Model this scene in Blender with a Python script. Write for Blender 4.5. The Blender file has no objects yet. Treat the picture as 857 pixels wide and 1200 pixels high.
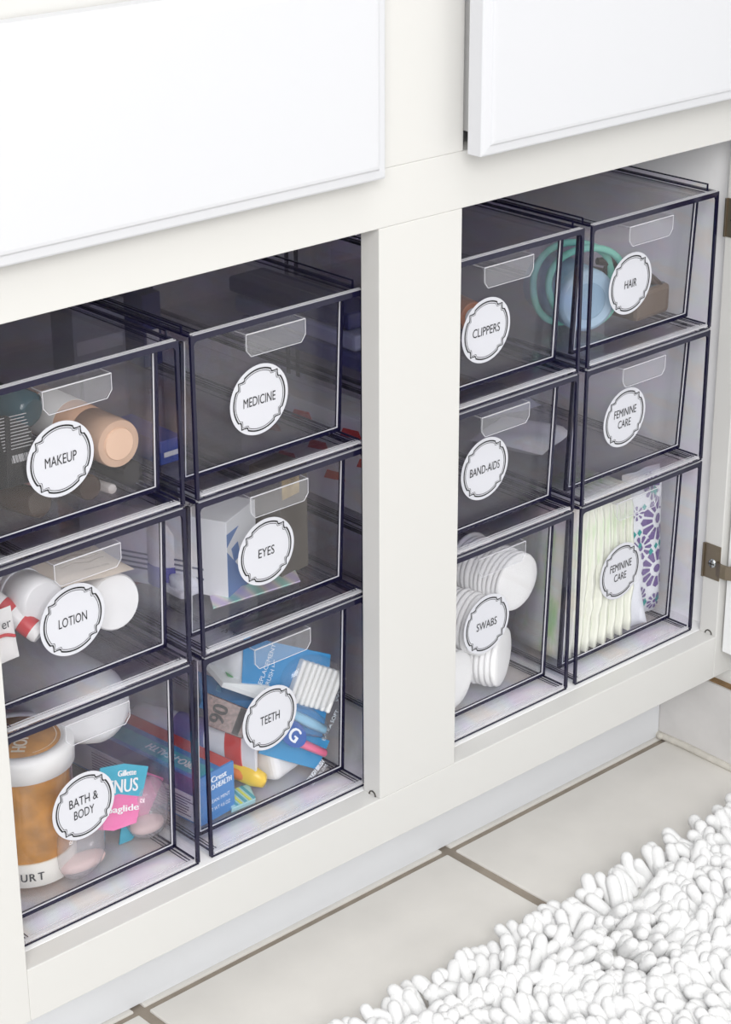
import bpy, math, random
from mathutils import Vector, Matrix
random.seed(7)
sc = bpy.context.scene
col = sc.collection

# ------------------------------------------------------------------ camera
W, H = 857, 1200
CAM = Vector((-0.9528, -1.0258, 0.9894)); YAW, PITCH, ROLL, FPX = 0.74114, 0.40429, -0.0047, 2445.37
_cy, _sy, _cp, _sp = math.cos(YAW), math.sin(YAW), math.cos(PITCH), math.sin(PITCH)
FW = Vector((_sy * _cp, _cy * _cp, -_sp)); _r = Vector((_cy, -_sy, 0)); _u = _r.cross(FW)
RT = _r * math.cos(ROLL) + _u * math.sin(ROLL); UP = _u * math.cos(ROLL) - _r * math.sin(ROLL)
cd = bpy.data.cameras.new('camera'); cam = bpy.data.objects.new('camera', cd); col.objects.link(cam)
cd.sensor_fit = 'VERTICAL'; cd.sensor_height = 24; cd.lens = FPX / H * 24; cd.clip_start = .05
cam.matrix_world = Matrix(((RT.x, UP.x, -FW.x, CAM.x), (RT.y, UP.y, -FW.y, CAM.y), (RT.z, UP.z, -FW.z, CAM.z), (0, 0, 0, 1)))
sc.camera = cam

def at(px, py, y=None, x=None, z=None):
    """the point a photo pixel shows, on the plane y=, x= or z="""
    d = FW + RT * ((px - W / 2) / FPX) - UP * ((py - H / 2) / FPX)
    i, v = (1, y) if y is not None else (0, x) if x is not None else (2, z)
    return CAM + d * ((v - CAM[i]) / d[i])

# ------------------------------------------------------------------ light
wd = bpy.data.worlds.new('world'); sc.world = wd; wd.use_nodes = True
wd.node_tree.nodes['Background'].inputs[0].default_value = (.95, .97, 1, 1)
wd.node_tree.nodes['Background'].inputs[1].default_value = .60
def area(name, loc, target, size, power, color=(1, 1, 1)):
    l = bpy.data.lights.new(name, 'AREA'); l.shape = 'RECTANGLE'; l.size, l.size_y = size; l.energy = power; l.color = color
    o = bpy.data.objects.new(name, l); col.objects.link(o); o.location = loc
    o.rotation_euler = (Vector(target) - Vector(loc)).to_track_quat('-Z', 'Y').to_euler(); return o
area('key_light', (-1.75, -2.25, 1.9), (0.1, 0, .3), (1.6, 1.3), 72, (1, .993, .98))  # soft key, no known window; added to reach into the bins
area('overhead_fill', (-.35, -1.0, 2.45), (-.2, -.8, 0), (1.2, 1.2), 12, (1, .99, .97))  # unseen overhead fill, added to lift the floor and mat
vs = sc.view_settings; vs.view_transform = 'Standard'; vs.look = 'None'; vs.gamma = 1; vs.use_curve_mapping = False; vs.exposure = .05
sc.cycles.transparent_max_bounces = 48; sc.cycles.max_bounces = 14; sc.cycles.diffuse_bounces = 8

# ------------------------------------------------------------------ materials
def s2l(c): return tuple((v / 12.92 if v <= .04045 else ((v + .055) / 1.055) ** 2.4) for v in c)
def rgb(r, g, b): return s2l((r / 255, g / 255, b / 255))
_mats = {}
def mat(name, c, rough=.5, noise=0, scale=40, alpha=1, spec=.5, metal=0, bump=0, bscale=200, trans=0, sss=0):
    if name in _mats: return _mats[name]
    m = bpy.data.materials.new(name); m.use_nodes = True; n = m.node_tree.nodes; L = m.node_tree.links
    b = n['Principled BSDF']; b.inputs['Base Color'].default_value = (*c, 1); b.inputs['Roughness'].default_value = rough
    b.inputs['Specular IOR Level'].default_value = spec; b.inputs['Metallic'].default_value = metal
    b.inputs['Alpha'].default_value = alpha; b.inputs['Transmission Weight'].default_value = trans
    if sss:
        b.inputs['Subsurface Weight'].default_value = sss; b.inputs['Subsurface Radius'].default_value = (.01, .01, .01)
    if noise:
        tc = n.new('ShaderNodeTexCoord'); t = n.new('ShaderNodeTexNoise'); t.inputs['Scale'].default_value = scale; t.inputs['Detail'].default_value = 6
        r = n.new('ShaderNodeValToRGB'); L.new(tc.outputs['Object'], t.inputs['Vector']); L.new(t.outputs[0], r.inputs[0]); L.new(r.outputs[0], b.inputs['Base Color'])
        r.color_ramp.elements[0].position = .3; r.color_ramp.elements[1].position = .7
        r.color_ramp.elements[0].color = (*[v * (1 - noise) for v in c], 1); r.color_ramp.elements[1].color = (*[min(1, v * (1 + noise * .5)) for v in c], 1)
    if bump:
        t = n.new('ShaderNodeTexNoise'); t.inputs['Scale'].default_value = bscale; t.inputs['Detail'].default_value = 4
        tc = n.new('ShaderNodeTexCoord'); L.new(tc.outputs['Object'], t.inputs['Vector'])
        k = n.new('ShaderNodeBump'); k.inputs['Strength'].default_value = bump; k.inputs['Distance'].default_value = .001
        L.new(t.outputs[0], k.inputs['Height']); L.new(k.outputs[0], b.inputs['Normal'])
    _mats[name] = m; return m

def clear(name, tint, refl=.04, rough=.03, iris=0, haze=0):
    """clear plastic sheet: tinted see-through with a Schlick gloss, a little stress colour and haze"""
    if name in _mats: return _mats[name]
    m = bpy.data.materials.new(name); m.use_nodes = True; n = m.node_tree.nodes; L = m.node_tree.links
    n.remove(n['Principled BSDF']); out = n['Material Output']
    tr = n.new('ShaderNodeBsdfTransparent'); tr.inputs[0].default_value = (*tint, 1)
    gl = n.new('ShaderNodeBsdfGlossy'); gl.inputs['Roughness'].default_value = rough
    lw = n.new('ShaderNodeLayerWeight'); lw.inputs['Blend'].default_value = .5
    pw = n.new('ShaderNodeMath'); pw.operation = 'POWER'; pw.inputs[1].default_value = 5; L.new(lw.outputs['Facing'], pw.inputs[0])
    ma = n.new('ShaderNodeMath'); ma.operation = 'MULTIPLY_ADD'; ma.inputs[1].default_value = 1 - refl; ma.inputs[2].default_value = refl; L.new(pw.outputs[0], ma.inputs[0])
    mx = n.new('ShaderNodeMixShader'); L.new(ma.outputs[0], mx.inputs[0]); L.new(gl.outputs[0], mx.inputs[2])
    first = tr.outputs[0]
    if haze:
        df = n.new('ShaderNodeBsdfDiffuse'); df.inputs[0].default_value = (.75, .75, .8, 1)
        m2 = n.new('ShaderNodeMixShader'); m2.inputs[0].default_value = haze; L.new(first, m2.inputs[1]); L.new(df.outputs[0], m2.inputs[2]); first = m2.outputs[0]
    L.new(first, mx.inputs[1]); L.new(mx.outputs[0], out.inputs[0])
    if iris:
        tc = n.new('ShaderNodeTexCoord'); mp = n.new('ShaderNodeMapping'); mp.inputs['Scale'].default_value = (14, 9, 22); L.new(tc.outputs['Object'], mp.inputs[0])
        t = n.new('ShaderNodeTexNoise'); t.inputs['Scale'].default_value = 1; t.inputs['Distortion'].default_value = 1.5; L.new(mp.outputs[0], t.inputs['Vector'])
        r = n.new('ShaderNodeValToRGB'); e = r.color_ramp.elements; e[0].position = .3; e[1].position = .72
        e[0].color = (*tint, 1); e[1].color = (*tint, 1)
        for p, k in ((.42, (1, .96, .93)), (.48, (.96, .985, .99)), (.58, (.96, .93, 1)), (.65, (1, .95, .98))):
            q = e.new(p); q.color = (*[a * (1 - iris + iris * b) for a, b in zip(tint, k)], 1)
        L.new(t.outputs[0], r.inputs[0]); L.new(r.outputs[0], tr.inputs[0])
    _mats[name] = m; return m

M_FRAME = mat('cabinet_paint', rgb(214, 213, 210), .38, bump=.05, bscale=60)
M_DRAWER = mat('drawer_paint', rgb(212, 213, 217), .3)
M_INNER = mat('interior_paint', rgb(252, 252, 252), .55)
M_INDARK = mat('interior_board', rgb(240, 240, 240), .7, noise=.02, scale=12)
M_DARK = mat('drawer_cavity', rgb(70, 66, 62), .8)
M_KICK = mat('toe_kick_paint', rgb(228, 230, 234), .4)
M_TILE = mat('floor_tile_glaze', rgb(219, 216, 211), .3, noise=.07, scale=14, bump=.12, bscale=45)
M_WTILE = mat('wall_tile_glaze', rgb(212, 210, 209), .35, noise=.08, scale=30)
M_GROUT = mat('floor_grout', rgb(148, 138, 126), .9, noise=.18, scale=60)
M_CAULK = mat('caulk', rgb(205, 201, 192), .6, noise=.15, scale=80)
M_BROWN = mat('stained_grout', rgb(140, 112, 78), .9, noise=.3, scale=90)
M_WALL = mat('wall_paint', rgb(228, 228, 226), .7)
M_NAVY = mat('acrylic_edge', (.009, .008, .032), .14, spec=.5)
M_ACR = clear('acrylic_sheet', (.990, .990, .997), .025, .03, iris=.6, haze=.004)
M_DRW = clear('acrylic_drawer', (.995, .995, .998), .025, .05, haze=.006)
M_FRONT = clear('acrylic_drawer_front', (.99, .99, .995), .034, .05, haze=.014)  # diffuse haze painted in for the grey sheen on the fronts
M_PULL = clear('acrylic_pull', (.99, .99, .995), .05, .08, haze=.07)
M_LIP = mat('acrylic_lip_highlight', (.8, .8, .84), .15, alpha=.5, spec=.8)  # whitish colour stands for the room's highlight on the clear lips
M_GLINT = mat('acrylic_painted_glint', (.85, .85, .9), .2, alpha=.62)  # pale colour standing in for glints along clear edges
M_STICK = mat('label_paper', rgb(216, 217, 224), .5)
M_INK = mat('label_ink', rgb(22, 22, 24), .6)
M_STEEL = mat('hinge_nickel', rgb(140, 128, 112), .32, metal=.85)
M_SCREW = mat('screw_zinc', rgb(200, 205, 208), .25, metal=.9)
M_BLACK = mat('black_plastic', rgb(24, 24, 26), .35)

# ------------------------------------------------------------------ mesh builder
class MB:
    def __init__(s): s.v, s.f, s.m, s.s = [], [], [], []
    def add(s, vs_, fs, m=0, smooth=False, M=None):
        b = len(s.v)
        s.v += [tuple(M @ Vector(v)) if M is not None else tuple(v) for v in vs_]
        for f in fs: s.f.append([i + b for i in f]); s.m.append(m); s.s.append(smooth)
        return s
    def hexa(s, p, m=0, M=None):   # p: 4 bottom + 4 top, counter-clockwise seen from above
        return s.add(p, [(3, 2, 1, 0), (4, 5, 6, 7), (0, 1, 5, 4), (1, 2, 6, 5), (2, 3, 7, 6), (3, 0, 4, 7)], m, False, M)
    def box(s, a, b, m=0, M=None):
        (x0, y0, z0), (x1, y1, z1) = a, b
        return s.hexa([(x0, y0, z0), (x1, y0, z0), (x1, y1, z0), (x0, y1, z0), (x0, y0, z1), (x1, y0, z1), (x1, y1, z1), (x0, y1, z1)], m, M)
    def lathe(s, prof, n=24, M=None, m=0, smooth=True, sx=1, sy=1):   # prof: (r, h[, sx, sy]) along +Z, ends closed
        vs_, fs = [], []
        for q in prof:
            r, h = q[0], q[1]; ax, ay = (q[2], q[3]) if len(q) > 2 else (sx, sy)
            for i in range(n):
                a = 2 * math.pi * i / n; vs_.append((r * ax * math.cos(a), r * ay * math.sin(a), h))
        for k in range(len(prof) - 1):
            for i in range(n):
                j = (i + 1) % n; fs.append((k * n + i, k * n + j, (k + 1) * n + j, (k + 1) * n + i))
        s.add(vs_, fs, m, smooth, M)
        if prof[0][0] > 1e-6: s.add(vs_[:n], [tuple(range(n - 1, -1, -1))], m, False, M)
        if prof[-1][0] > 1e-6: s.add(vs_[-n:], [tuple(range(n))], m, False, M)
        return s
    def tube(s, pts, r, n=8, m=0, closed=False):
        pts = [Vector(p) for p in pts]; N = len(pts); vs_, fs = [], []; up = Vector((.3, .2, .93)).normalized()
        for i, p in enumerate(pts):
            t = (pts[(i + 1) % N] - pts[i - 1]) if closed else (pts[min(i + 1, N - 1)] - pts[max(i - 1, 0)])
            t.normalize(); a = t.cross(up); a = a.normalized() if a.length > 1e-4 else t.orthogonal().normalized(); b = a.cross(t)
            rr = r[i] if isinstance(r, (list, tuple)) else r
            for k in range(n):
                w = 2 * math.pi * k / n; vs_.append(p + a * (rr * math.cos(w)) + b * (rr * math.sin(w)))
        for i in range(N if closed else N - 1):
            for k in range(n):
                l = (k + 1) % n; j = (i + 1) % N; fs.append((i * n + k, j * n + k, j * n + l, i * n + l))
        s.add(vs_, fs, m, True)
        if not closed: s.add(vs_[:n], [tuple(range(n))], m); s.add(vs_[-n:], [tuple(range(n - 1, -1, -1))], m)
        return s
    def prism(s, poly, d, m=0, M=None):   # poly: (x, y) ccw in the XY plane, from z=0 to z=d
        n = len(poly); vs_ = [(x, y, 0) for x, y in poly] + [(x, y, d) for x, y in poly]
        fs = [tuple(range(n - 1, -1, -1)), tuple(range(n, 2 * n))] + [(i, (i + 1) % n, n + (i + 1) % n, n + i) for i in range(n)]
        return s.add(vs_, fs, m, False, M)
    def mesh(s, name, mats, shift=None):
        me = bpy.data.meshes.new(name)
        v = s.v if shift is None else [(a[0] - shift[0], a[1] - shift[1], a[2] - shift[2]) for a in s.v]
        me.from_pydata(v, [], s.f); me.polygons.foreach_set('material_index', s.m); me.polygons.foreach_set('use_smooth', s.s)
        for m in (mats if isinstance(mats, (list, tuple)) else [mats]): me.materials.append(m)
        me.update(); return me
    def build(s, name, mats, parent=None, bevel=0, seg=2):
        """parts: vertices are world positions, moved into the frame of the thing's root; things: origin at the base centre"""
        if parent is not None:
            r = parent
            while r.parent: r = r.parent
            sh = r.location.copy()
        else:
            xs, ys, zs = zip(*s.v); sh = Vector(((min(xs) + max(xs)) / 2, (min(ys) + max(ys)) / 2, min(zs)))
        o = bpy.data.objects.new(name, s.mesh(name, mats, sh)); col.objects.link(o)
        if parent is not None: o.parent = parent
        else: o.location = sh
        if bevel:
            k = o.modifiers.new('bevel', 'BEVEL'); k.width = bevel; k.segments = seg; k.limit_method = 'ANGLE'; k.angle_limit = .6
        return o

def tag(o, label=None, cat=None, group=None, kind=None):
    for k, v in (('label', label), ('category', cat), ('group', group), ('kind', kind)):
        if v: o[k] = v
    return o
def thing(name, label, cat, loc, group=None):
    o = bpy.data.objects.new(name, None); o.empty_display_size = .02; col.objects.link(o); o.location = loc
    return tag(o, label, cat, group)
def place(name, me, parent=None, loc=(0, 0, 0)):
    o = bpy.data.objects.new(name, me); col.objects.link(o); o.parent = parent; o.location = loc; return o
def along(A, B, roll=0):
    """matrix whose +Z runs from A to B, origin at A"""
    A, B = Vector(A), Vector(B); q = (B - A).to_track_quat('Z', 'Y')
    return Matrix.Translation(A) @ q.to_matrix().to_4x4() @ Matrix.Rotation(roll, 4, 'Z')
def axes(o, x, y):
    """matrix with origin o, X along x, Y along y (made square)"""
    x = Vector(x).normalized(); z = x.cross(Vector(y)).normalized(); y = z.cross(x); o = Vector(o)
    return Matrix(((x.x, y.x, z.x, o.x), (x.y, y.y, z.y, o.y), (x.z, y.z, z.z, o.z), (0, 0, 0, 1)))

_font = {}
def text_poly(body):
    if body in _font: return _font[body]
    c = bpy.data.curves.new('font', 'FONT'); c.body = body; c.resolution_u = 3
    o = bpy.data.objects.new('font', c); me = bpy.data.meshes.new_from_object(o)
    v = [tuple(p.co) for p in me.vertices]; f = [tuple(p.vertices) for p in me.polygons]
    bpy.data.objects.remove(o); bpy.data.curves.remove(c); bpy.data.meshes.remove(me)
    xs, ys = [p[0] for p in v], [p[1] for p in v]; x0, x1, y0, y1 = min(xs), max(xs), min(ys), max(ys)
    _font[body] = ([((p[0] - (x0 + x1) / 2) / (x1 - x0), (p[1] - (y0 + y1) / 2) / (y1 - y0)) for p in v], f); return _font[body]
def add_text(mb, body, w, h, M, m=0, dx=0, dy=0, lift=.00025, bold=0):
    v, f = text_poly(body)
    for k in ((0,) if not bold else (-bold, 0, bold)):
        mb.add([(a * w + dx + k, b * h + dy, lift + .00012 * (k > 0) - .00012 * (k < 0) + .00012 * (bold > 0)) for a, b in v], f, m, False, M)
    return mb

# ------------------------------------------------------------------ setting: floor, wall
XL, XS, XR = -.3272, .0812, .4120          # opening left edge, centre stile right edge, opening right edge (centre stile starts at x = 0)
ZB, ZT, ZR, TH = .1479, .6025, .1061, .0191  # rail top, opening top, rail bottom, frame thickness
KY, XW = .0838, .4527
fl = MB().box((-2.2, -2.6, -.03), (XW, .12, -.002)).build('floor', M_GROUT); tag(fl, 'beige stone look tiled bathroom floor with brown grout', 'floor', kind='structure')
P, G, GX, GY = .3345, .0062, .1530, .0765; GV = .0100
for i in range(-4, 2):
    for j in range(-4, 1):
        x0, x1 = GX + i * P + GV / 2, min(GX + (i + 1) * P - GV / 2, XW - .004)
        y0, y1 = (GY + j * P + G / 2, GY + (j + 1) * P - G / 2)
        if j == 0: y1 = KY + .03
        if x1 - x0 < .02: continue
        MB().box((x0, y0, -.01), (x1, y1, random.uniform(-.0003, .0003))).build('tile', M_TILE, fl, bevel=.0012)
wl = MB().box((XW, -2.6, 0), (XW + .1, .6, 2.4)).build('wall_right', M_WALL); tag(wl, 'painted side wall beside the vanity cabinet', 'wall', kind='structure')
bb = MB().box((XW - .002, -2.6, .002), (XW, .12, .079)).build('baseboard_right', M_BROWN); tag(bb, 'grey stone look tile base along the side wall', 'baseboard', kind='structure')
y = .118
while y > -1.4:
    MB().box((XW - .009, y - .30, .004), (XW - .001, y, .0795)).build('tile', M_WTILE, bb, bevel=.001); y -= .305
MB().box((XW - .006, -1.5, .0795), (XW, .12, .0815)).build('grout_line', M_BROWN, bb)
MB().tube([(XW - .010, y_ / 20, .0022 + .0012 * math.sin(y_ * 1.7)) for y_ in range(2, -28, -1)], .0035, 8).build('caulk_bead', M_CAULK, bb)
MB().lathe([(0, 0), (.003, .001), (.0036, .004), (.002, .0065), (0, .007)], 12, Matrix.Translation((XW - .0125, KY - .005, .0))).build('caulk_blob', M_CAULK, bb)

# ------------------------------------------------------------------ vanity cabinet
van = thing('vanity_cabinet', 'white painted bathroom vanity cabinet with two open cupboard bays', 'cabinet', (0, 0, 0))
def vbox(name, a, b, m=M_FRAME, bev=.0007, parent=van): return MB().box(a, b).build(name, m, parent, bevel=bev)
XA = XL - .05
vbox('stile', (XA, 0, ZR), (XL, TH, .84)); vbox('stile', (XR, 0, ZR), (XW - .001, TH, .84))
vbox('stile', (0, 0, ZB), (XS, TH, ZT)); vbox('stile', (0, 0, .644), (XS, TH, .80))
vbox('rail', (XL, 0, ZR), (XR, TH, ZB)); vbox('rail', (XL, 0, ZT), (XR, TH, .644)); vbox('rail', (XL, 0, .772), (0, TH, .84)); vbox('rail', (0, 0, .80), (XR, TH, .84))
vbox('toe_kick', (XA, KY, 0), (XW - .0095, KY + .016, ZB - .02), M_KICK)
vbox('bottom_panel', (XA, TH, ZB - .019), (XW - .001, .53, ZB), mat('bay_floor_paint', rgb(240, 240, 240), .5))
vbox('side_panel', (XA, TH, ZB), (XA + .016, .53, .84), M_INNER); vbox('side_panel', (.424, TH, ZB), (XW - .001, .53, .84), M_INNER)
vbox('back_panel', (XA, .53, ZB - .02), (XW - .001, .545, .84), M_INDARK)
vbox('shade_panel', (XA + .016, TH, .625), (.424, .53, .637), M_INDARK); vbox('top_panel', (XA, -.02, .84), (XW - .001, .545, .87))  # unseen board over the bins, added to keep the bays dark
vbox('divider', (.034, TH, .637), (.046, .53, .84), M_INDARK)
def drawer_front(x0, x1, z0, z1, yf, th=.0165):
    mb = MB(); e, d = .013, .0035       # a flat field standing proud of a stepped, sloping border
    def ring(i, y): return [(x0 + i, y, z0 + i), (x1 - i, y, z0 + i), (x1 - i, y, z1 - i), (x0 + i, y, z1 - i)]
    R_ = [ring(0, yf + th), ring(0, yf + d), ring(.0015, yf + d - .0008), ring(e * .55, yf + d - .0016), ring(e * .62, yf + .0004), ring(e * .8, yf)]
    vs_ = [p for r in R_ for p in r]; fs = []
    for k in range(len(R_) - 1):
        for i in range(4):
            j = (i + 1) % 4; fs.append((k * 4 + i, k * 4 + j, k * 4 + 4 + j, k * 4 + 4 + i))
    n = len(R_); fs += [(3, 2, 1, 0), tuple(range(n * 4 - 4, n * 4))]
    return mb.add(vs_, fs)
drawer_front(XA - .02, -.0086, .6425, .7815, -.0190).build('false_drawer_front', M_DRAWER, van, bevel=.0006)
dr = drawer_front(.0711, .418, .6455, .7845, -.0305).build('drawer_front', M_DRAWER, van, bevel=.0006)
for a, b in (((.092, -.014, .655), (.104, .45, .75)), ((.39, -.014, .655), (.402, .45, .75)), ((.104, -.014, .655), (.39, .45, .661)), ((.104, .438, .661), (.39, .45, .75))):
    MB().box(a, b).build('drawer_side', M_INDARK, dr)
# open door, swung square to the cabinet face, and its two hinges
dz0, dz1, dx = .1325, .617, .4172
dd = MB().box((dx, -.335, dz0), (dx + .0185, -.0035, dz1)).build('cabinet_door', mat('door_melamine', rgb(238, 239, 240), .4), van, bevel=.001)
def hinge(zc):
    h = MB().box((XR - .0012, .0005, zc - .0165), (XR + .0002, .0185, zc + .0165)).build('hinge', M_STEEL, van, bevel=.0004)
    MB().box((XR - .0030, .0172, zc - .0165), (XR - .001, .0192, zc + .0165)).build('hinge_lip', M_STEEL, h, bevel=.0003)
    MB().lathe([(.0044, 0), (.0042, .0010), (.003, .0019), (0, .0022)], 16, along((XR - .001, .0085, zc - .001), (XR - .01, .0085, zc - .001))).build('screw', M_SCREW, h)
    mb = MB().box((XR - .0034, .0050, zc - .0016), (XR - .0030, .012, zc - .0004)).box((XR - .0034, .0079, zc - .0045), (XR - .0030, .0091, zc + .0025))
    mb.build('screw_slot', M_DARK, h)
    pts = [(XR - .002, .003, zc - .004), (XR - .004, -.003, zc - .004), (XR - .004, -.009, zc - .004), (XR + .0, -.015, zc - .004), (XR + .006, -.02, zc - .004)]
    arm = MB()
    for k in range(len(pts) - 1):
        p, q_ = Vector(pts[k]), Vector(pts[k + 1]); hw = .0065
        arm.hexa([(p.x - .001, p.y, p.z - hw), (p.x + .001, p.y, p.z - hw), (q_.x + .001, q_.y, q_.z - hw), (q_.x - .001, q_.y, q_.z - hw),
                  (p.x - .001, p.y, p.z + hw), (p.x + .001, p.y, p.z + hw), (q_.x + .001, q_.y, q_.z + hw), (q_.x - .001, q_.y, q_.z + hw)])
    arm.build('hinge_arm', M_STEEL, h)
    MB().lathe([(.0165, 0), (.0165, .0012), (.013, .0015), (.012, -.004)], 28, along((dx - .0001, -.024, zc - .004), (dx - .01, -.024, zc - .004))).build('hinge_cup', M_STEEL, h)
hinge(.219); hinge(.531)
for x, yy in ((.0, .0085), (XR, .0085)):     # little round plugs at the foot of the stiles
    MB().tube([(x - .0004, yy + .0035 * math.cos(a), ZB + .0002 + .0036 * math.sin(a)) for a in [math.pi * k / 10 for k in range(11)]], .00055, 6).build('plug_ring', M_DARK, van)

# ------------------------------------------------------------------ stacking bins
BW, BD, YF, TP = .157, .36, .0235, .0024
def bin_meshes(h):
    w, t = BW, TP; D = {}
    D['side_panel'] = MB().box((0, .002, .001), (t, BD, h - .002)).mesh('side_panel', M_ACR)
    D['top_panel'] = MB().box((t, .004, h - .0035), (w - t, BD - t, h - .0012)).mesh('top_panel', M_ACR)
    D['bottom_panel'] = MB().box((t, .004, .0008), (w - t, BD - t, .0030)).mesh('bottom_panel', M_ACR)
    D['back_panel'] = MB().box((0, BD - t, .001), (w, BD, h - .002)).mesh('back_panel', M_ACR)
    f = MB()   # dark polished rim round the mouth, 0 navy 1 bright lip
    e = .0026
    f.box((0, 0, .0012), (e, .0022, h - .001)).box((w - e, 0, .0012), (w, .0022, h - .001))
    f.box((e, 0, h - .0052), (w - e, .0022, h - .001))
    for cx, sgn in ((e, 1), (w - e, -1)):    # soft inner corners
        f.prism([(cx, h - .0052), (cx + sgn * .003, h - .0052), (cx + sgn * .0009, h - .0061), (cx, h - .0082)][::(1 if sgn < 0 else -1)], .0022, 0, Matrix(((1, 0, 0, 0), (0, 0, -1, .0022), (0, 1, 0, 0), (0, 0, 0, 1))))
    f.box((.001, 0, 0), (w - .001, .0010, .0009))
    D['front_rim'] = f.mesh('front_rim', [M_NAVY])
    # clear ribs along the sill and the top edge, highlights painted in whitish
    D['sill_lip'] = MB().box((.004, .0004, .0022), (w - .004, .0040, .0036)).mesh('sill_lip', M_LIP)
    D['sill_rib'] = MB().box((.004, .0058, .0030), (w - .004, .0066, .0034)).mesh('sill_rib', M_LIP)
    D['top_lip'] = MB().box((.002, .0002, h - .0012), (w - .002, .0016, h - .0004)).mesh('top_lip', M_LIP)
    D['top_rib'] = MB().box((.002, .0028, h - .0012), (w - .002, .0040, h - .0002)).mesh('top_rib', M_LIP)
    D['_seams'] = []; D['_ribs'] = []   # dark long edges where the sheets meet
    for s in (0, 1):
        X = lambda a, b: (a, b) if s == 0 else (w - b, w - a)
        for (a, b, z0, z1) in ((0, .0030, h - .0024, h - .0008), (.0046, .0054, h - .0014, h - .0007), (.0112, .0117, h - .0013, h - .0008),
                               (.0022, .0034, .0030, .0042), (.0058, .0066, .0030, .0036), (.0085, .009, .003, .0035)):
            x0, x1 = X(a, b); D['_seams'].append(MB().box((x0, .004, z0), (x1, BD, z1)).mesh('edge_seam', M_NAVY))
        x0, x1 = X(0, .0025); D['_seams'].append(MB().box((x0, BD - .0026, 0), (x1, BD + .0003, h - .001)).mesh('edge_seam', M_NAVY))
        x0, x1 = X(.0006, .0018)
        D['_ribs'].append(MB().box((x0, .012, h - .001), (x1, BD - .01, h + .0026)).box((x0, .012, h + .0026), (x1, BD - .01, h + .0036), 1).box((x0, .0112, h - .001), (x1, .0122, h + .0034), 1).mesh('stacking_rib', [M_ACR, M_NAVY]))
    # drawer, its own origin the same as the bin's
    x0, x1, z0, z1, dy, yt, yb = .0052, w - .0052, .0066, h - .0105, .318, .0175, .0222
    d = MB()
    d.box((x0, yb, z0), (x1, yb + dy, z0 + .002))
    d.box((x0, yb, z0 + .002), (x0 + .002, yb + dy, z1 - .004)); d.box((x1 - .002, yb, z0 + .002), (x1, yb + dy, z1 - .004))
    d.box((x0, yb + dy, z0), (x1, yb + dy + .002, z1 - .004))
    D['drawer'] = d.mesh('drawer', M_DRW)
    def slant(mb, xa, xb, za, zb, ya, yb_, m=0):   # a slab following the leaning drawer front
        Y = lambda z: yb + (yt - yb) * (z - z0) / (z1 - z0)
        return mb.hexa([(xa, Y(za) + ya, za), (xb, Y(za) + ya, za), (xb, Y(za) + yb_, za), (xa, Y(za) + yb_, za),
                        (xa, Y(zb) + ya, zb), (xb, Y(zb) + ya, zb), (xb, Y(zb) + yb_, zb), (xa, Y(zb) + yb_, zb)], m)
    D['front_panel'] = slant(MB(), x0, x1, z0, z1, 0, .0022).mesh('front_panel', M_FRONT)
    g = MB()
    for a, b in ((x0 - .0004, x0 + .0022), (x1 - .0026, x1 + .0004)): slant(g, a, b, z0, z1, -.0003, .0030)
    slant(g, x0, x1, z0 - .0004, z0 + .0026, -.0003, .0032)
    slant(g, x0 + .0024, x0 + .0031, z0 + .003, z1, -.0003, .0004, 1); slant(g, x1 - .0036, x1 - .0028, z0 + .003, z1, -.0003, .0004, 1)  # pale slivers paint highlight lines just inside the panel edges
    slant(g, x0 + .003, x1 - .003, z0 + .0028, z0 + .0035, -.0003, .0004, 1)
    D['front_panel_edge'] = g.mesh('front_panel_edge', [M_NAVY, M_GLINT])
    c, hw, zt, dp, yo = w / 2, .0268, h - .0128, .0165, .0072
    p = MB()
    p.box((c - hw, yo, zt - .0016), (c + hw, yt + .001, zt))
    ch = .005
    p.prism([(c - hw, zt), (c - hw, zt - dp + ch), (c - hw + ch * .8, zt - dp), (c + hw - ch * .8, zt - dp), (c + hw, zt - dp + ch), (c + hw, zt)], .0016, 0, Matrix(((1, 0, 0, 0), (0, 0, -1, yo), (0, 1, 0, 0), (0, 0, 0, 1))))
    k = yo - .0018
    outline = [(c + hw, yt, zt), (c + hw, k, zt), (c + hw, k, zt - dp + ch), (c + hw - ch * .8, k, zt - dp), (c - hw + ch * .8, k, zt - dp), (c - hw, k, zt - dp + ch), (c - hw, k, zt), (c - hw, yt, zt)]
    for a, b in zip(outline, outline[1:]): p.tube([a, b], .00026, 5, 1)  # pale rods paint the highlight round the pull
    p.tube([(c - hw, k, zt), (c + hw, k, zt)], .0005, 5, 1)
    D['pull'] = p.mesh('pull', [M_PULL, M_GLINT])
    D['_lean'] = (yt, yb, z0, z1)
    return D
LR = .0265
def sticker_meshes():
    disc = MB().lathe([(LR, 0), (LR, .0003)], 64).mesh('label', M_STICK)
    def rad(a, base):
        d = ((math.degrees(a) - 50 + 45) % 90) - 45; ad = abs(d)
        if ad < 4: return base + .0016 * (1 - ad / 4) + .0001
        if ad < 11: return base - .0014 * math.sin(math.pi * (ad - 4) / 7 * .5 + .0) * (1 if ad < 11 else 0)
        if ad < 14: return base - .0014 * (14 - ad) / 3
        return base
    ring = MB()
    for ro, wd_ in ((.0239, .00115), (.0219, .00045)):
        n = 180; v = []
        for i in range(n):
            a = 2 * math.pi * i / n
            for r in (rad(a, ro) - wd_, rad(a, ro)): v.append((r * math.cos(a), r * math.sin(a), .0005))
        ring.add(v, [(2 * i, 2 * i + 1, (2 * i + 3) % (2 * n), (2 * i + 2) % (2 * n)) for i in range(n)])
    return disc, ring.mesh('label_border', M_INK)
DISC, RING = sticker_meshes()
Z3, Z2, Z1 = ZB + .0004, .3138, .4342
BINS = {}
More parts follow.
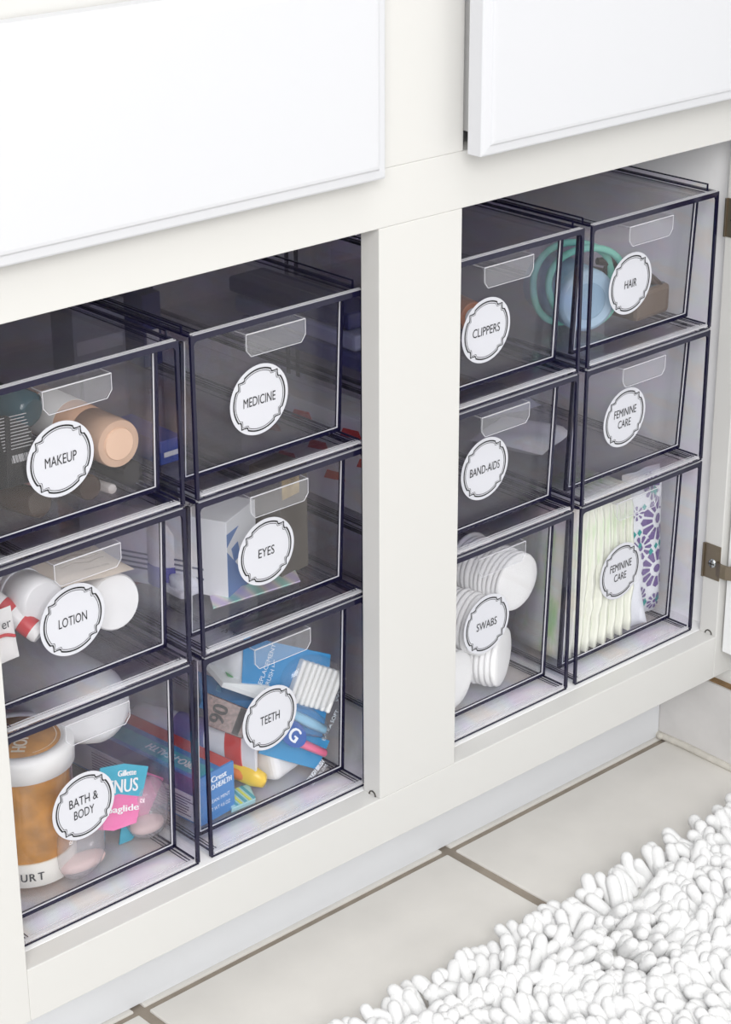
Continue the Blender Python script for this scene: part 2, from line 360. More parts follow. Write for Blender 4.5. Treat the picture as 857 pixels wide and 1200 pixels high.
proto = {'tall': bin_meshes(Z2 - Z3 - .0006), 'low': bin_meshes(.1196)}
COLX = {'A': -.3160, 'B': -.1490, 'C': .0835, 'D': .2495}
for c, z, kind, (lx, ly), lines, label in (
    ('A', Z1, 'low', (71, 538), [('MAKEUP', .0250)], 'clear acrylic drawer bin labelled MAKEUP, top of its stack'),
    ('B', Z1, 'low', (304, 468), [('MEDICINE', .0292)], 'clear acrylic drawer bin labelled MEDICINE'),
    ('A', Z2, 'low', (85, 726), [('LOTION', .0232)], 'clear acrylic drawer bin labelled LOTION'),
    ('B', Z2, 'low', (312, 646), [('EYES', .0150)], 'clear acrylic drawer bin labelled EYES'),
    ('A', Z3, 'tall', (98, 944), [('BATH &', .0245), ('BODY', .0172)], 'tall clear acrylic drawer bin labelled BATH & BODY'),
    ('B', Z3, 'tall', (316, 841), [('TEETH', .0188)], 'tall clear acrylic drawer bin labelled TEETH'),
    ('C', Z1, 'low', (570, 387), [('CLIPPERS', .0298)], 'clear acrylic drawer bin labelled CLIPPERS'),
    ('D', Z1, 'low', (739, 332), [('HAIR', .0150)], 'clear acrylic drawer bin labelled HAIR'),
    ('C', Z2, 'low', (568, 549), [('BAND-AIDS', .0335)], 'clear acrylic drawer bin labelled BAND-AIDS'),
    ('D', Z2, 'low', (732, 489), [('FEMININE', .0280), ('CARE', .0160)], 'low clear acrylic drawer bin labelled FEMININE CARE, under the HAIR bin'),
    ('C', Z3, 'tall', (570, 731), [('SWABS', .0236)], 'tall clear acrylic drawer bin labelled SWABS'),
    ('D', Z3, 'tall', (727, 669), [('FEMININE', .0280), ('CARE', .0160)], 'tall clear acrylic drawer bin labelled FEMININE CARE, bottom of its stack')):
    D = proto[kind]; org = Vector((COLX[c], YF, z))
    b = thing('storage_bin', label, 'storage bin', org, 'stacked clear drawer bins in the cabinet')
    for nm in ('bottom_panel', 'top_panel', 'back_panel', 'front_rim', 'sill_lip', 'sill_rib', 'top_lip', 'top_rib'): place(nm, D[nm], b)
    for me in D['_seams']: place('edge_seam', me, b)
    if z == Z1:
        for me in D['_ribs']: place('stacking_rib', me, b)
    place('side_panel', D['side_panel'], b); place('side_panel', D['side_panel'], b, (BW - TP, 0, 0))
    d = place('drawer', D['drawer'], b)
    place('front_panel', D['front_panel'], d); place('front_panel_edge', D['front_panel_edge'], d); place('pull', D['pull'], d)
    yt, yb, za, zb = D['_lean']; pc = at(lx, ly, y=YF + (yt + yb) / 2) - org
    yy = yb + (yt - yb) * (pc.z - za) / (zb - za)
    Mx = axes((pc.x, yy - .0001, pc.z), (1, 0, 0), (0, yt - yb, zb - za))
    for nm, me in (('label', DISC), ('label_border', RING)):
        o = place(nm, me, d); o.matrix_basis = Mx
    t = MB(); hh = .0072
    for i, (s, w_) in enumerate(lines): add_text(t, s, w_, hh, Mx, 0, 0, ((len(lines) - 1) / 2 - i) * .0104, .0006)
    o = place('lettering', t.mesh('lettering', M_INK), d)
    BINS[c + {Z1: '1', Z2: '2', Z3: '3'}[z]] = b

# ------------------------------------------------------------------ bath mat
rug = thing('bath_mat', 'white chenille shag bath mat on the tiled floor', 'bath mat', (.1, -.3, 0))
M_RUG = mat('chenille', rgb(232, 232, 232), .9, bump=.6, bscale=900, sss=.0)
MB().box((-.24, -.57, .0008), (.425, -.078, .006)).build('backing', mat('mat_backing', rgb(225, 225, 222), .9), rug)
pile = MB(); sp = .0102
jx = int(.665 / sp); jy = int(.5 / (sp * .9))
for i in range(jx):
    for j in range(jy):
        x = -.24 + (i + .5 * (j % 2)) * sp + random.uniform(-.003, .003); y = -.078 - j * sp * .9 + random.uniform(-.003, .003)
        g = math.sin(x * 23 + 1.7 * math.sin(y * 31)) + .8 * math.sin(y * 27 + 2 * math.sin(x * 17))
        a = g * 1.4 + random.gauss(0, .5); tilt = random.uniform(.5, 1.15)
        if j < 2: a = math.pi / 2 + random.gauss(0, .7); tilt = random.uniform(.5, 1.2)
        r = random.uniform(.0050, .0061); L_ = random.uniform(.019, .026)
        d = Vector((math.cos(a) * math.sin(tilt), math.sin(a) * math.sin(tilt), math.cos(tilt)))
        base = Vector((x, y, .004 + random.uniform(0, .003))); tip = base + d * L_
        if tip.z < .009: tip.z = .009
        mid = (base + tip) / 2 + Vector((random.uniform(-.002, .002), random.uniform(-.002, .002), random.uniform(.0, .004)))
        pts, rad_ = [], []
        for k in range(5):
            t_ = k / 4; pts.append(base * (1 - t_) ** 2 + mid * 2 * t_ * (1 - t_) + tip * t_ ** 2); rad_.append(r * (.85, 1, 1, 1.02, 1)[k])
        e = (pts[-1] - pts[-2]).normalized()
        for c_, s_ in ((.85, .5), (.55, .83), (.12, .98)): pts.append(tip + e * r * s_); rad_.append(r * c_)
        pile.tube(pts, rad_, 8)
o = pile.build('pile', M_RUG, rug); o['kind'] = 'stuff'

# ------------------------------------------------------------------ things in the bins
F1, F2, F3 = Z1 + .0088, Z2 + .0088, Z3 + .0088      # drawer floors
def pm(c, rough=.4, **k): return mat('plastic_%d_%d_%d_%d' % (*c, int(rough * 100)) + ('_%d' % int(k['alpha'] * 100) if 'alpha' in k else ''), rgb(*c), rough, **k)
WHITE, INK = (242, 242, 243), pm((40, 42, 50), .6)
def turned(name, label, cat, A, B, parts, group=None, n=28, roll=0):
    """a round thing lying or standing from A towards B; parts: (name, material, [(r, distance from A[, sx, sy])])"""
    A, B = Vector(A), Vector(B); t = thing(name, label, cat, A, group); M = along(A, B, roll)
    for nm, m, prof in parts: MB().lathe(prof, n, M).build(nm, m, t)
    return t, M
def slab(P, th):
    """flat piece through four points (seen counter-clockwise from the bottom left), thickness away from the viewer"""
    a, b, c, d = [Vector(p) for p in P]; nrm = (b - a).cross(d - a).normalized()
    if nrm.dot(CAM - a) < 0: nrm = -nrm
    k = -nrm * th
    return MB().hexa([a, b, b + k, a + k, d, c, c + k, d + k])
def pts(*q): return [at(px, py, y=y) for px, py, y in q]
def carton(name, label, cat, org, size, m, yaw=0, group=None, bevel=.0006):
    t = thing(name, label, cat, org, group); t.rotation_euler[2] = 0
    M = Matrix.Translation(org) @ Matrix.Rotation(yaw, 4, 'Z'); w, d, h = size
    MB().box((0, 0, 0), (w, d, h), 0, M).build('box', m, t, bevel=bevel); return t, M
def dome(rx, ry, rz, M, n=20, k=8, low=-.2):
    """rounded bubble: superellipsoid-like blob"""
    prof = []
    for i in range(k + 1):
        a = -math.pi / 2 + math.pi * i / k; c, s = abs(math.cos(a)) ** .6, math.copysign(abs(math.sin(a)) ** .75, math.sin(a)); prof.append((c if 0 < i < k else 0, s))
    mb = MB(); mb.lathe([(r, z * rz, rx, ry) for r, z in prof], n, M); return mb
def pad(name, label, cat, M, w, h, th, m, group=None, parent=None, puff=1.0, N=10):
    """soft flat packet (pillow) in the XY plane of M"""
    mb = MB(); v, f = [], []
    for side in (1, -1):
        for i in range(N + 1):
            for j in range(N + 1):
                x, y = 2 * i / N - 1, 2 * j / N - 1
                z = side * (th / 2) * ((1 - x ** 4) * (1 - y ** 4)) ** .5 * puff + th * .05 * math.sin(5 * x + 3 * y)
                v.append((x * w / 2, y * h / 2, z))
    K = (N + 1) ** 2
    for i in range(N):
        for j in range(N):
            a, b, c, d = i * (N + 1) + j, (i + 1) * (N + 1) + j, (i + 1) * (N + 1) + j + 1, i * (N + 1) + j + 1
            f.append((a, b, c, d)); f.append((K + d, K + c, K + b, K + a))
    mb.add(v, f, 0, True, M); o = mb.build(name, m, parent)
    return tag(o, label, cat, group) if parent is None else o
FROST = clear('frosted_plastic', (.95, .93, .935), .05, .12, haze=.26)
FILM = clear('clear_film', (.97, .975, .98), .05, .06, haze=.05)
BLUEFILM = clear('blue_film', (.45, .72, .9), .05, .1, haze=.05)

# --- MAKEUP
A = at(139, 520, y=.068); B = at(45, 479, y=.168); u = (B - A).normalized()
t, M = turned('foundation_bottle', 'beige liquid foundation bottle with clear cap lying in the MAKEUP bin', 'bottle', A, B, [
    ('bottle_body', pm((224, 178, 148), .25), [(.0150, .034), (.0172, .036), (.0178, .045), (.0178, .098), (.0150, .110), (0, .112)]),
    ('cap', mat('peach_cap', rgb(232, 196, 170), .2, alpha=.75), [(.0166, 0), (.0172, .002), (.0172, .0335), (.0150, .0335)]),
    ('cap_core', pm((238, 200, 172), .35), [(.0112, -.0012), (.0118, 0), (.0118, .03)]),
    ('label_band', pm((222, 222, 220), .5), [(.0180, .055), (.0181, .056), (.0181, .086), (.0180, .087)]),
    ('brown_shoulder', pm((128, 88, 66), .3), [(.0180, .0885), (.0180, .104), (.0150, .1115), (0, .1135)])])  # brown shoulder at the far end, the bottle's own colour
for nm, lb, a, b, r, c1, c2, L_ in (
    ('lipstick_tube', 'black glossy lipstick tube under the foundation bottle', (156, 554, .070), (98, 530, .135), .0085, (30, 28, 32), (48, 46, 52), .07),
    ('mascara_tube', 'dark brown mascara tube with wide cap in the MAKEUP bin', (106, 572, .064), (60, 552, .115), .0088, (58, 42, 36), (80, 60, 50), .10),
    ('eyeliner_pencil', 'slim white tipped eyeliner behind the MAKEUP label', (132, 573, .078), (95, 562, .118), .0036, (232, 228, 226), (90, 80, 78), .10),
    ('brow_tube', 'brown brow gel tube lying along the MAKEUP drawer floor', (47, 590, .058), (8, 580, .095), .0100, (62, 48, 40), (74, 58, 48), .09),
    ('concealer_tube', 'pale pink concealer tube behind the brow gel tube', (40, 572, .078), (4, 556, .120), .0062, (196, 150, 148), (150, 60, 60), .08)):
    A, B = at(a[0], a[1], y=a[2]), at(b[0], b[1], y=b[2])
    turned(nm, lb, 'makeup', A, B, [('tube_body', pm(c1, .25), [(r * .9, 0), (r, .001), (r, L_ * .55)]), ('cap', pm(c2, .3), [(r * .94, L_ * .55), (r * .94, L_ - .001), (r * .8, L_), (0, L_)])])
P4 = pts((9, 572, .062), (46, 562, .066), (36, 500, .086), (6, 486, .082))
t = thing('palette_carton', 'black makeup carton with white print leaning in the MAKEUP bin', 'carton', (P4[0] + P4[1]) / 2)
slab(P4, .012).build('box', pm((28, 28, 32), .4), t, bevel=.0006)
Mx = axes((P4[0] + P4[1] + P4[2] + P4[3]) / 4, P4[1] - P4[0], P4[3] - P4[0])
pr = MB(); wgt = pm((205, 205, 208), .6)
for i in range(11): pr.box((-.014, .024 - i * .0021, .0001), (.013 - .004 * random.random(), .0245 - i * .0021, .0004), 0, Mx)
for i in range(18): pr.box((-.012 + i * .0013, -.006, .0001), (-.012 + i * .0013 + random.choice((.0004, .0008)), -.001, .0004), 0, Mx)
o = pr.build('print', wgt, t); o['kind'] = 'stuff'
turned('nail_polish_bottle', 'teal bottle with black dome cap behind the black carton', 'bottle', at(38, 484, y=.115), at(-8, 462, y=.150), [
    ('bottle_body', pm((34, 78, 92), .2), [(.010, 0), (.0135, .003), (.0135, .024), (.007, .028)]), ('cap', pm((18, 18, 20), .2), [(.008, .028), (.010, .030), (.0095, .05), (.006, .056), (0, .058)])])

# --- MEDICINE (things far back, seen dimly)
for k, (x, y, w, d, h, c, lb) in enumerate(((-.140, .075, .020, .06, .018, (40, 66, 150), 'small blue medicine carton at the left of the MEDICINE drawer'),
        (-.075, .27, .05, .03, .055, (150, 152, 165), 'grey medicine carton at the back of the MEDICINE drawer'), (-.022, .25, .018, .05, .06, (44, 44, 96), 'dark blue medicine carton standing at the back of the MEDICINE drawer'))):
    t, M = carton('medicine_carton', lb, 'carton', (x, y, F1), (w, d, h), pm(c, .5), 0, 'cartons in the MEDICINE drawer')
    MB().box((.003, -.0003, h * .3), (w - .003, .0001, h * .5), 0, M).build('print', pm((210, 212, 220), .5), t)

# --- EYES
t, M = carton('lens_solution_carton', 'white contact lens carton with blue print in the EYES bin', 'carton', (-.086, .072, F2), (.048, .125, .062), pm((230, 232, 236), .5), math.radians(24))
pr = MB(); Mt = M @ Matrix.Translation((.025, .05, .062))
add_text(pr, 'lens solution', .040, .006, Mt @ Matrix.Rotation(math.radians(90), 4, 'Z'), 0, 0, .006); pr.build('print', pm((70, 74, 84), .6), t)
Ms = M @ Matrix(((0, 0, -1, 0), (-1, 0, 0, .05), (0, 1, 0, .03), (0, 0, 0, 1)))
pr = MB()
for i in range(4): pr.box((-.04, -.018 + i * .004, .0001), (.03 - .01 * (i % 2), -.0165 + i * .004, .0004), 0, Ms)
o = pr.build('print', pm((86, 92, 120), .6), t); o['kind'] = 'stuff'
Mf = M @ Matrix(((1, 0, 0, .025), (0, 0, -1, 0), (0, 1, 0, .026), (0, 0, 0, 1)))
pr = MB(); pr.prism([(-.025, -.026), (.012, -.026), (-.025, .012)], .0003, 0, Mf); pr.prism([(-.025, .016), (-.006, .026), (-.025, .026)], .0003, 0, Mf)
pr.prism([(-.018, .012), (-.008, .014), (-.004, .002), (-.014, .0)], .0004, 0, Mf); o = pr.build('blue_print', pm((96, 130, 188), .5), t); o['kind'] = 'stuff'
t, M = carton('eye_drop_carton', 'tall taupe carton standing at the right of the EYES drawer', 'carton', (-.034, .072, F2), (.032, .030, .086), pm((92, 86, 78), .45), math.radians(10))
MB().box((.002, -.0004, .064), (.022, .0001, .084), 0, M).build('gold_print', mat('gold_leaf', rgb(176, 152, 96), .5, noise=.4, scale=120), t)
t, M = turned('saline_bottle', 'white saline bottle with grey cap standing in the EYES bin', 'bottle', at(214, 700, z=F2) + Vector((.012, .03, 0)), at(214, 700, z=F2) + Vector((.012, .03, .1)), [
    ('bottle_body', pm(WHITE, .4), [(.0172, .018), (.0176, .02), (.0176, .044), (.013, .055), (.007, .060)]), ('cap', pm((78, 78, 74), .5), [(.0085, .060), (.0088, .062), (.0080, .082), (.004, .084), (0, .084)]),
    ('base_band', pm((66, 64, 170), .35), [(.016, 0), (.0178, .002), (.0178, .018)])])
c = at(240, 694, z=F2) + Vector((.004, .012, 0))
t = thing('lens_case', 'contact lens case with one violet and one white cap in the EYES bin', 'lens case', c)
MB().box((-.026, -.012, 0), (.026, .012, .006), 0, Matrix.Translation(c)).build('tray', pm((220, 222, 226), .4), t, bevel=.002)
for dx_, cc in ((.013, (74, 66, 178)), (-.013, (232, 234, 238))):
    MB().lathe([(.0112, 0), (.0116, .001), (.0116, .0065), (.010, .0075), (0, .0075)], 20, Matrix.Translation(c + Vector((dx_, 0, .006)))).build('cap', pm(cc, .35), t)
P4 = [at(250, 712, z=F2 + .001), at(352, 680, z=F2 + .001), at(346, 668, z=F2 + .002), at(246, 698, z=F2 + .002)]
def holo():
    m = bpy.data.materials.new('holographic_foil'); m.use_nodes = True; n = m.node_tree.nodes; L = m.node_tree.links; b = n['Principled BSDF']; b.inputs['Metallic'].default_value = .5; b.inputs['Roughness'].default_value = .3
    tc = n.new('ShaderNodeTexCoord'); w = n.new('ShaderNodeTexWave'); w.inputs['Scale'].default_value = 14; w.inputs['Distortion'].default_value = 2; L.new(tc.outputs['Object'], w.inputs[0])
    r = n.new('ShaderNodeValToRGB'); L.new(w.outputs[1], r.inputs[0]); L.new(r.outputs[0], b.inputs['Base Color']); e = r.color_ramp.elements
    e[0].color = (*rgb(170, 226, 214), 1); e[1].color = (*rgb(214, 198, 232), 1); k = e.new(.5); k.color = (*rgb(232, 226, 222), 1); return m
tag(slab(P4, .0012).build('foil_packet', holo()), 'flat holographic foil packet lying at the front of the EYES drawer', 'packet')

# --- LOTION
A = at(52, 708, y=.062); B = at(-30, 668, y=.150)
turned('lotion_tube', 'white lotion tube with ridged cap behind the LOTION label', 'tube', A, B, [
    ('cap', pm((246, 246, 247), .35), [(.0150, 0), (.0172, .002), (.0176, .026), (.0150, .026)]), ('cap_ring', pm((224, 226, 232), .4), [(.0182, .0265), (.0184, .031), (.0178, .031)]), ('tube_body', pm((232, 234, 238), .4), [(.0178, .031), (.0195, .036), (.020, .06, 1, .9), (.021, .11, 1.1, .2)])])
A = at(135, 706, y=.072); B = at(66, 678, y=.150)
turned('cream_tube', 'white cream tube with large round cap beside the LOTION label', 'tube', A, B, [
    ('cap', pm((247, 247, 248), .35), [(.0196, 0), (.0208, .0015), (.0208, .030), (.019, .030)]), ('tube_body', pm((234, 235, 238), .4), [(.0195, .030), (.021, .034), (.0205, .06, 1, .9), (.022, .105, 1.1, .15)])])
P4 = pts((62, 690, .066), (152, 668, .066), (112, 636, .120), (20, 655, .120))
Mx = axes((P4[0] + P4[1] + P4[2] + P4[3]) / 4, P4[1] - P4[0], P4[3] - P4[0])
t = thing('cream_sachet', 'beige paper sachet lying on the tubes in the LOTION bin', 'sachet', (P4[0] + P4[1] + P4[2] + P4[3]) / 4)
pad('packet', None, None, Mx, (P4[1] - P4[0]).length, (P4[3] - P4[0]).length, .007, pm((226, 214, 200), .5), parent=t)
pr = MB()
for i in range(5): pr.tube([(Mx @ Vector((-.02 + .004 * k, .016 - i * .006 + .0015 * math.sin(k * 1.1 + i), .0048))) for k in range(11)], .00022, 4)
add_text(pr, 'coconut milk', .022, .003, Mx, 0, .006, -.018, .0044); o = pr.build('print', pm((150, 136, 120), .6), t); o['kind'] = 'stuff'
A = at(47, 744, y=.056); B = at(-6, 704, y=.085)
t, M = turned('lip_balm_tube', 'red and white striped tube in front of the lotion tube', 'tube', A, B, [('tube_body', pm((240, 238, 238), .4), [(.006, 0), (.0072, .002), (.0072, .075)])])
for k in range(4): MB().lathe([(.0074, .006 + k * .018), (.0075, .007 + k * .018), (.0075, .014 + k * .018), (.0074, .015 + k * .018)], 20, M).build('stripe', pm((206, 52, 60), .4), t)
P4 = pts((-14, 778, .050), (4, 770, .050), (16, 726, .052), (-14, 716, .052))
Mx = axes((P4[0] + P4[1] + P4[2] + P4[3]) / 4, P4[1] - P4[0], P4[3] - P4[0])
t = thing('sample_packet', 'white sample packet with red swoosh at the edge of the LOTION drawer', 'packet', (P4[0] + P4[1]) / 2)
pad('packet', None, None, Mx, .026, .038, .004, pm((238, 236, 236), .4), parent=t)
pr = MB(); add_text(pr, 'er', .007, .0045, Mx, 0, .006, .008, .003); pr.build('lettering', INK, t)
pr = MB().tube([Mx @ Vector((-.010 + .0026 * k, -.002 + .004 * math.sin(k / 8 * 3.1), .0030)) for k in range(9)], .0012, 5); pr.build('swoosh', pm((206, 52, 60), .4), t)
t, M = carton('balm_carton', 'small coral red carton at the back of the LOTION drawer', 'carton', at(148, 690, y=.19), (.034, .03, .026), pm((206, 108, 98), .5))
MB().box((.004, -.0003, .008), (.030, .0001, .014), 0, M).build('print', pm((240, 232, 228), .5), t)
t.location.z = t.location.z

# --- BATH & BODY
jc = Vector((-.2590, .0985, F3)); jr = .0345
M_AMBER = mat('amber_scrub', rgb(214, 150, 58), .35, noise=.35, scale=70, bump=.5, bscale=160)
t, M = turned('body_scrub_jar', 'amber honey scrub jar with white lid in the BATH & BODY bin', 'jar', jc, jc + Vector((0, 0, 1)), [
    ('jar_body', M_AMBER, [(jr - .004, 0), (jr - .001, .003), (jr, .02), (jr, .088)]),
    ('jar_wall', clear('jar_plastic', (.97, .95, .9), .05, .05), [(jr + .0003, .018), (jr + .0012, .02), (jr + .0012, .089)]),
    ('label_band', pm((240, 238, 232), .5), [(jr + .0002, .001), (jr + .0014, .002), (jr + .0016, .020), (jr + .0004, .0205)]),
    ('lid', pm((243, 243, 242), .4), [(jr + .003, .086), (jr + .0045, .087), (jr + .0050, .100), (jr + .0035, .1045), (jr - .003, .1055), (jr - .0035, .1046), (0, .1046)]),
    ('lid_label', mat('lid_amber', rgb(190, 132, 58), .5, noise=.3, scale=90), [(jr - .0045, .1046), (jr - .0046, .1050), (0, .1050)])], n=48)
pr = MB(); Ml = Matrix.Translation(jc + Vector((0, 0, .1052))) @ Matrix.Rotation(math.radians(48), 4, 'Z')
add_text(pr, 'HONEY', .040, .0100, Ml, 0, -.002, -.003, .0001, bold=.0004)
for k in range(24): a = math.radians(-150 + k * 6); b = math.radians(-150 + k * 6 + 6); pr.add([(r_ * math.cos(q_), r_ * math.sin(q_), .0001) for r_, q_ in ((.0268, a), (.0273, a), (.0273, b), (.0268, b))], [(0, 1, 2, 3)], 0, False, Ml)
pr.build('lettering', pm((246, 238, 222), .6), t)
pr = MB()
for i, ch in enumerate('YOGURT'):
    a = math.radians(-156 + i * 9.6); rr = jr + .0018; o_ = jc + Vector((rr * math.cos(a), rr * math.sin(a), .0105)); add_text(pr, ch, .0044, .0062, axes(o_, (-math.sin(a), math.cos(a), 0), (0, 0, 1)), 0, 0, 0, .0002, bold=.0002)
pr.build('lettering', INK, t)
# big white bottle lying behind
A = Vector((-.1985, .076, at(132, 832, y=.076).z)); B = A + Vector((-.003, .15, -.004))
turned('shower_gel_bottle', 'large rounded white bottle lying on top in the BATH & BODY bin', 'bottle', A, B, [
    ('bottle_body', pm((244, 245, 247), .35), [(0, -.006), (.015, -.0035), (.0245, .004), (.0295, .016), (.0310, .032), (.0310, .11), (.025, .125), (.012, .13)]), ('cap', pm((228, 230, 234), .4), [(.013, .13), (.0135, .132), (.013, .15), (0, .151)])], n=36)
M_PINK, M_AQUA = pm((236, 120, 178), .4), pm((58, 178, 206), .4)
def razor_pack(label, P4, split, bub, brad, words, lowm, upm):
    a, b, c, d = P4; t = thing('razor_pack', label, 'razor pack', (a + b) / 2, 'razor packs in the BATH & BODY bin')
    l, r = a.lerp(d, split[0]), b.lerp(c, split[1]); mid = (l + r) / 2 + Vector((0, 0, .005))
    nrm = (b - a).cross(d - a).normalized(); nrm = nrm if nrm.dot(CAM - a) > 0 else -nrm; k = -nrm * .0012
    def piece(q):
        n = len(q); return MB().add(list(q) + [p + k for p in q], [tuple(range(n)), tuple(range(2 * n - 1, n - 1, -1))] + [(i, n + i, n + (i + 1) % n, (i + 1) % n) for i in range(n)])
    e1, e2 = (a + b) / 2 + Vector((0, 0, -.004)), (c + d) / 2 + Vector((0, 0, .003))
    piece([a, e1, b, r, mid, l]).build('card_lower', lowm, t); piece([l, mid, r, c, e2, d]).build('card_upper', upm, t)
    bub = Vector((bub.x, bub.y, max(bub.z, F3 + brad[2] + .0006)))
    dome(*brad, Matrix.Translation(bub) @ Matrix.Rotation(.5, 4, 'Z')).build('blister', FROST, t)
    dome(brad[0] * .72, brad[1] * .6, brad[2] * .2, Matrix.Translation(bub - Vector((0, 0, brad[2] * .68)))).build('razor_handle', pm((244, 214, 210), .4), t)
    Mx = axes((a + b + c + d) / 4, b - a, d - a); pr = MB()
    for s, w_, h_, dx_, dy_, it in words: add_text(pr, s, w_, h_, Mx @ Matrix(((1, it, 0, 0), (0, 1, 0, 0), (0, 0, 1, 0), (0, 0, 0, 1))), 0, dx_, dy_, .0030, bold=.0002)
    if words: pr.build('lettering', pm((246, 246, 248), .5), t)
P4 = pts((106, 972, .058), (160, 964, .056), (174, 898, .072), (118, 900, .074))
razor_pack('blue and pink razor blister pack beside the BATH & BODY label', P4, (.42, .46), at(97, 1012, y=.063), (.027, .0145, .0225), [('Gillette', .016, .0042, .004, .0165, .15), ('VENUS', .034, .0095, -.003, .0075, .15), ('Spaglide', .032, .0062, -.001, -.0095, .1)], M_PINK, M_AQUA)
P4 = pts((140, 990, .080), (168, 968, .078), (192, 912, .084), (150, 905, .086))
razor_pack('pink razor blister pack behind the blue and pink one', P4, (.3, .12), at(172, 962, y=.072), (.020, .016, .022), [], M_AQUA, M_PINK)
t, M = carton('soap_carton', 'pale pink soap carton under the white bottle', 'carton', (-.225, .16, F3), (.05, .07, .05), pm((236, 208, 214), .5))
MB().box((.004, -.0003, .012), (.046, .0001, .03), 0, M).build('print', pm((214, 150, 172), .5), t)

# --- TEETH
def flat_item(name, label, cat, P4, th, m, group=None, bevel=.0005):
    t = thing(name, label, cat, (P4[0] + P4[1]) / 2, group); slab(P4, th).build('card', m, t, bevel=bevel)
    return t, axes((P4[0] + P4[1] + P4[2] + P4[3]) / 4, P4[1] - P4[0], P4[3] - P4[0]), (P4[1] - P4[0]).length, (P4[3] - P4[0]).length
M_BLUE, M_DBLUE = pm((40, 140, 200), .4), pm((36, 88, 160), .4)
# toothpaste carton
o_ = at(239, 972, z=F3) + Vector((0, .004, 0)); t, M = carton('toothpaste_carton', 'blue and white toothpaste carton in the TEETH bin', 'carton', o_, (.037, .15, .041), pm((64, 132, 200), .4), math.radians(6))
MB().box((-.0003, .002, .002), (.0001, .148, .024), 0, M).build('white_side', pm((226, 228, 240), .5), t)
MB().box((-.0003, .002, .0245), (.0001, .148, .039), 0, M).build('side_band', pm((70, 72, 140), .4), t)
MB().box((.002, .002, .0408), (.018, .148, .0413), 0, M).build('top_band', pm((70, 178, 196), .4), t)
MB().box((.024, .002, .0408), (.036, .148, .0413), 0, M).build('red_band', pm((214, 70, 66), .4), t)
Me = M @ Matrix(((1, 0, 0, .0185), (0, 0, -1, 0), (0, 1, 0, .0205), (0, 0, 0, 1)))
pr = MB(); add_text(pr, 'Crest', .016, .005, Me, 0, .002, .0145, .0004, bold=.0003); add_text(pr, 'PRO-HEALTH', .026, .0045, Me, 0, .002, .008, .0004, bold=.0002); add_text(pr, 'CLEAN MINT', .024, .003, Me, 0, .001, -.004, .0004); add_text(pr, 'NET WT 4.6 OZ', .024, .003, Me, 0, .001, -.011, .0004)
Ms = M @ Matrix(((0, 0, -1, 0), (-1, 0, 0, .06), (0, 1, 0, .013), (0, 0, 0, 1)))
pr.build('lettering', pm((236, 244, 252), .5), t)
pr = MB()
for i in range(7): pr.box((-.06, -.008 + i * .0024, .0003), (.055 - .01 * random.random(), -.0072 + i * .0024, .0006), 0, Ms)
o = pr.build('small_print', pm((96, 84, 130), .6), t); o['kind'] = 'stuff'
Mt = M @ Matrix.Translation((.010, .04, .0414)) @ Matrix.Rotation(math.radians(90), 4, 'Z'); pr = MB(); add_text(pr, 'PRO-HEALTH', .05, .0075, Mt, 0, 0, 0, .0003, bold=.0003); pr.build('lettering', pm((240, 246, 250), .5), t)
# toothpaste tube, flattened
A = at(300, 882, y=.060); B = at(190, 852, y=.150)
t, M = turned('toothpaste_tube', 'white toothpaste tube with red flash lying over the carton', 'tube', A, B, [
    ('tube_body', pm((236, 236, 242), .35), [(.017, 0, 1, .1), (.017, .006, 1, .12), (.0165, .04, 1, .45), (.0160, .09, 1, .8), (.0158, .115, 1, .95), (.008, .122, 1, 1)]),
    ('cap', pm((228, 230, 236), .4), [(.010, .122), (.0105, .124), (.0105, .14), (0, .141)])], n=28, roll=math.radians(95))
A2 = A
for nm, c, z0_, z1_, s0, s1 in (('red_flash', (212, 58, 56), .012, .026, (1, .24), (1, .36)), ('violet_band', (120, 112, 168), .045, .075, (1, .52), (1, .72))):
    MB().lathe([(.0172, z0_, *s0), (.0170, z1_, *s1)], 28, M).build(nm, pm(c, .4), t)
# yellow and orange toothbrush
A, B = at(312, 916, y=.052), at(236, 884, y=.110)
t, M = turned('yellow_toothbrush', 'yellow and orange handled toothbrush beside the white floss box', 'toothbrush', A, B, [
    ('handle', pm((246, 206, 60), .3), [(0, 0), (.006, .002, 1, .8), (.0085, .012, 1, .8), (.0082, .04, 1, .8), (.006, .07, 1, .8), (.004, .10), (0, .101)]),
    ('grip', pm((240, 128, 50), .4), [(.005, .012, 1, .96), (.0088, .022, .7, .98), (.0086, .05, .7, .98), (.004, .066, .9, 1)])], n=20, roll=math.radians(90))
# white floss box
c = at(312, 924, z=F3) + Vector((.026, .010, 0)); t = thing('floss_box', 'white rounded floss box with blue oval badge in the TEETH bin', 'floss box', c)
Mb = Matrix.Translation(c) @ Matrix.Rotation(math.radians(14), 4, 'Z') @ Matrix.Rotation(math.radians(-12), 4, 'X')
MB().box((-.022, -.012, .002), (.026, .014, .034), 0, Mb).build('body', pm((244, 244, 246), .3), t, bevel=.006, seg=4)
Mo = Mb @ Matrix(((1, 0, 0, .010), (0, 0, -1, -.0122), (0, 1, 0, .024), (0, 0, 0, 1)))
MB().lathe([(.008, 0, 1, .62), (.008, .0004, 1, .62)], 24, Mo).build('badge', pm((40, 66, 150), .4), t); MB().lathe([(.0064, .0004, 1, .5), (.0064, .0006, 1, .5)], 24, Mo).build('badge_face', pm((220, 226, 240), .4), t)
MB().box((.018, -.0127, .005), (.022, -.0119, .014), 0, Mb).build('slot', pm((110, 110, 120), .5), t)
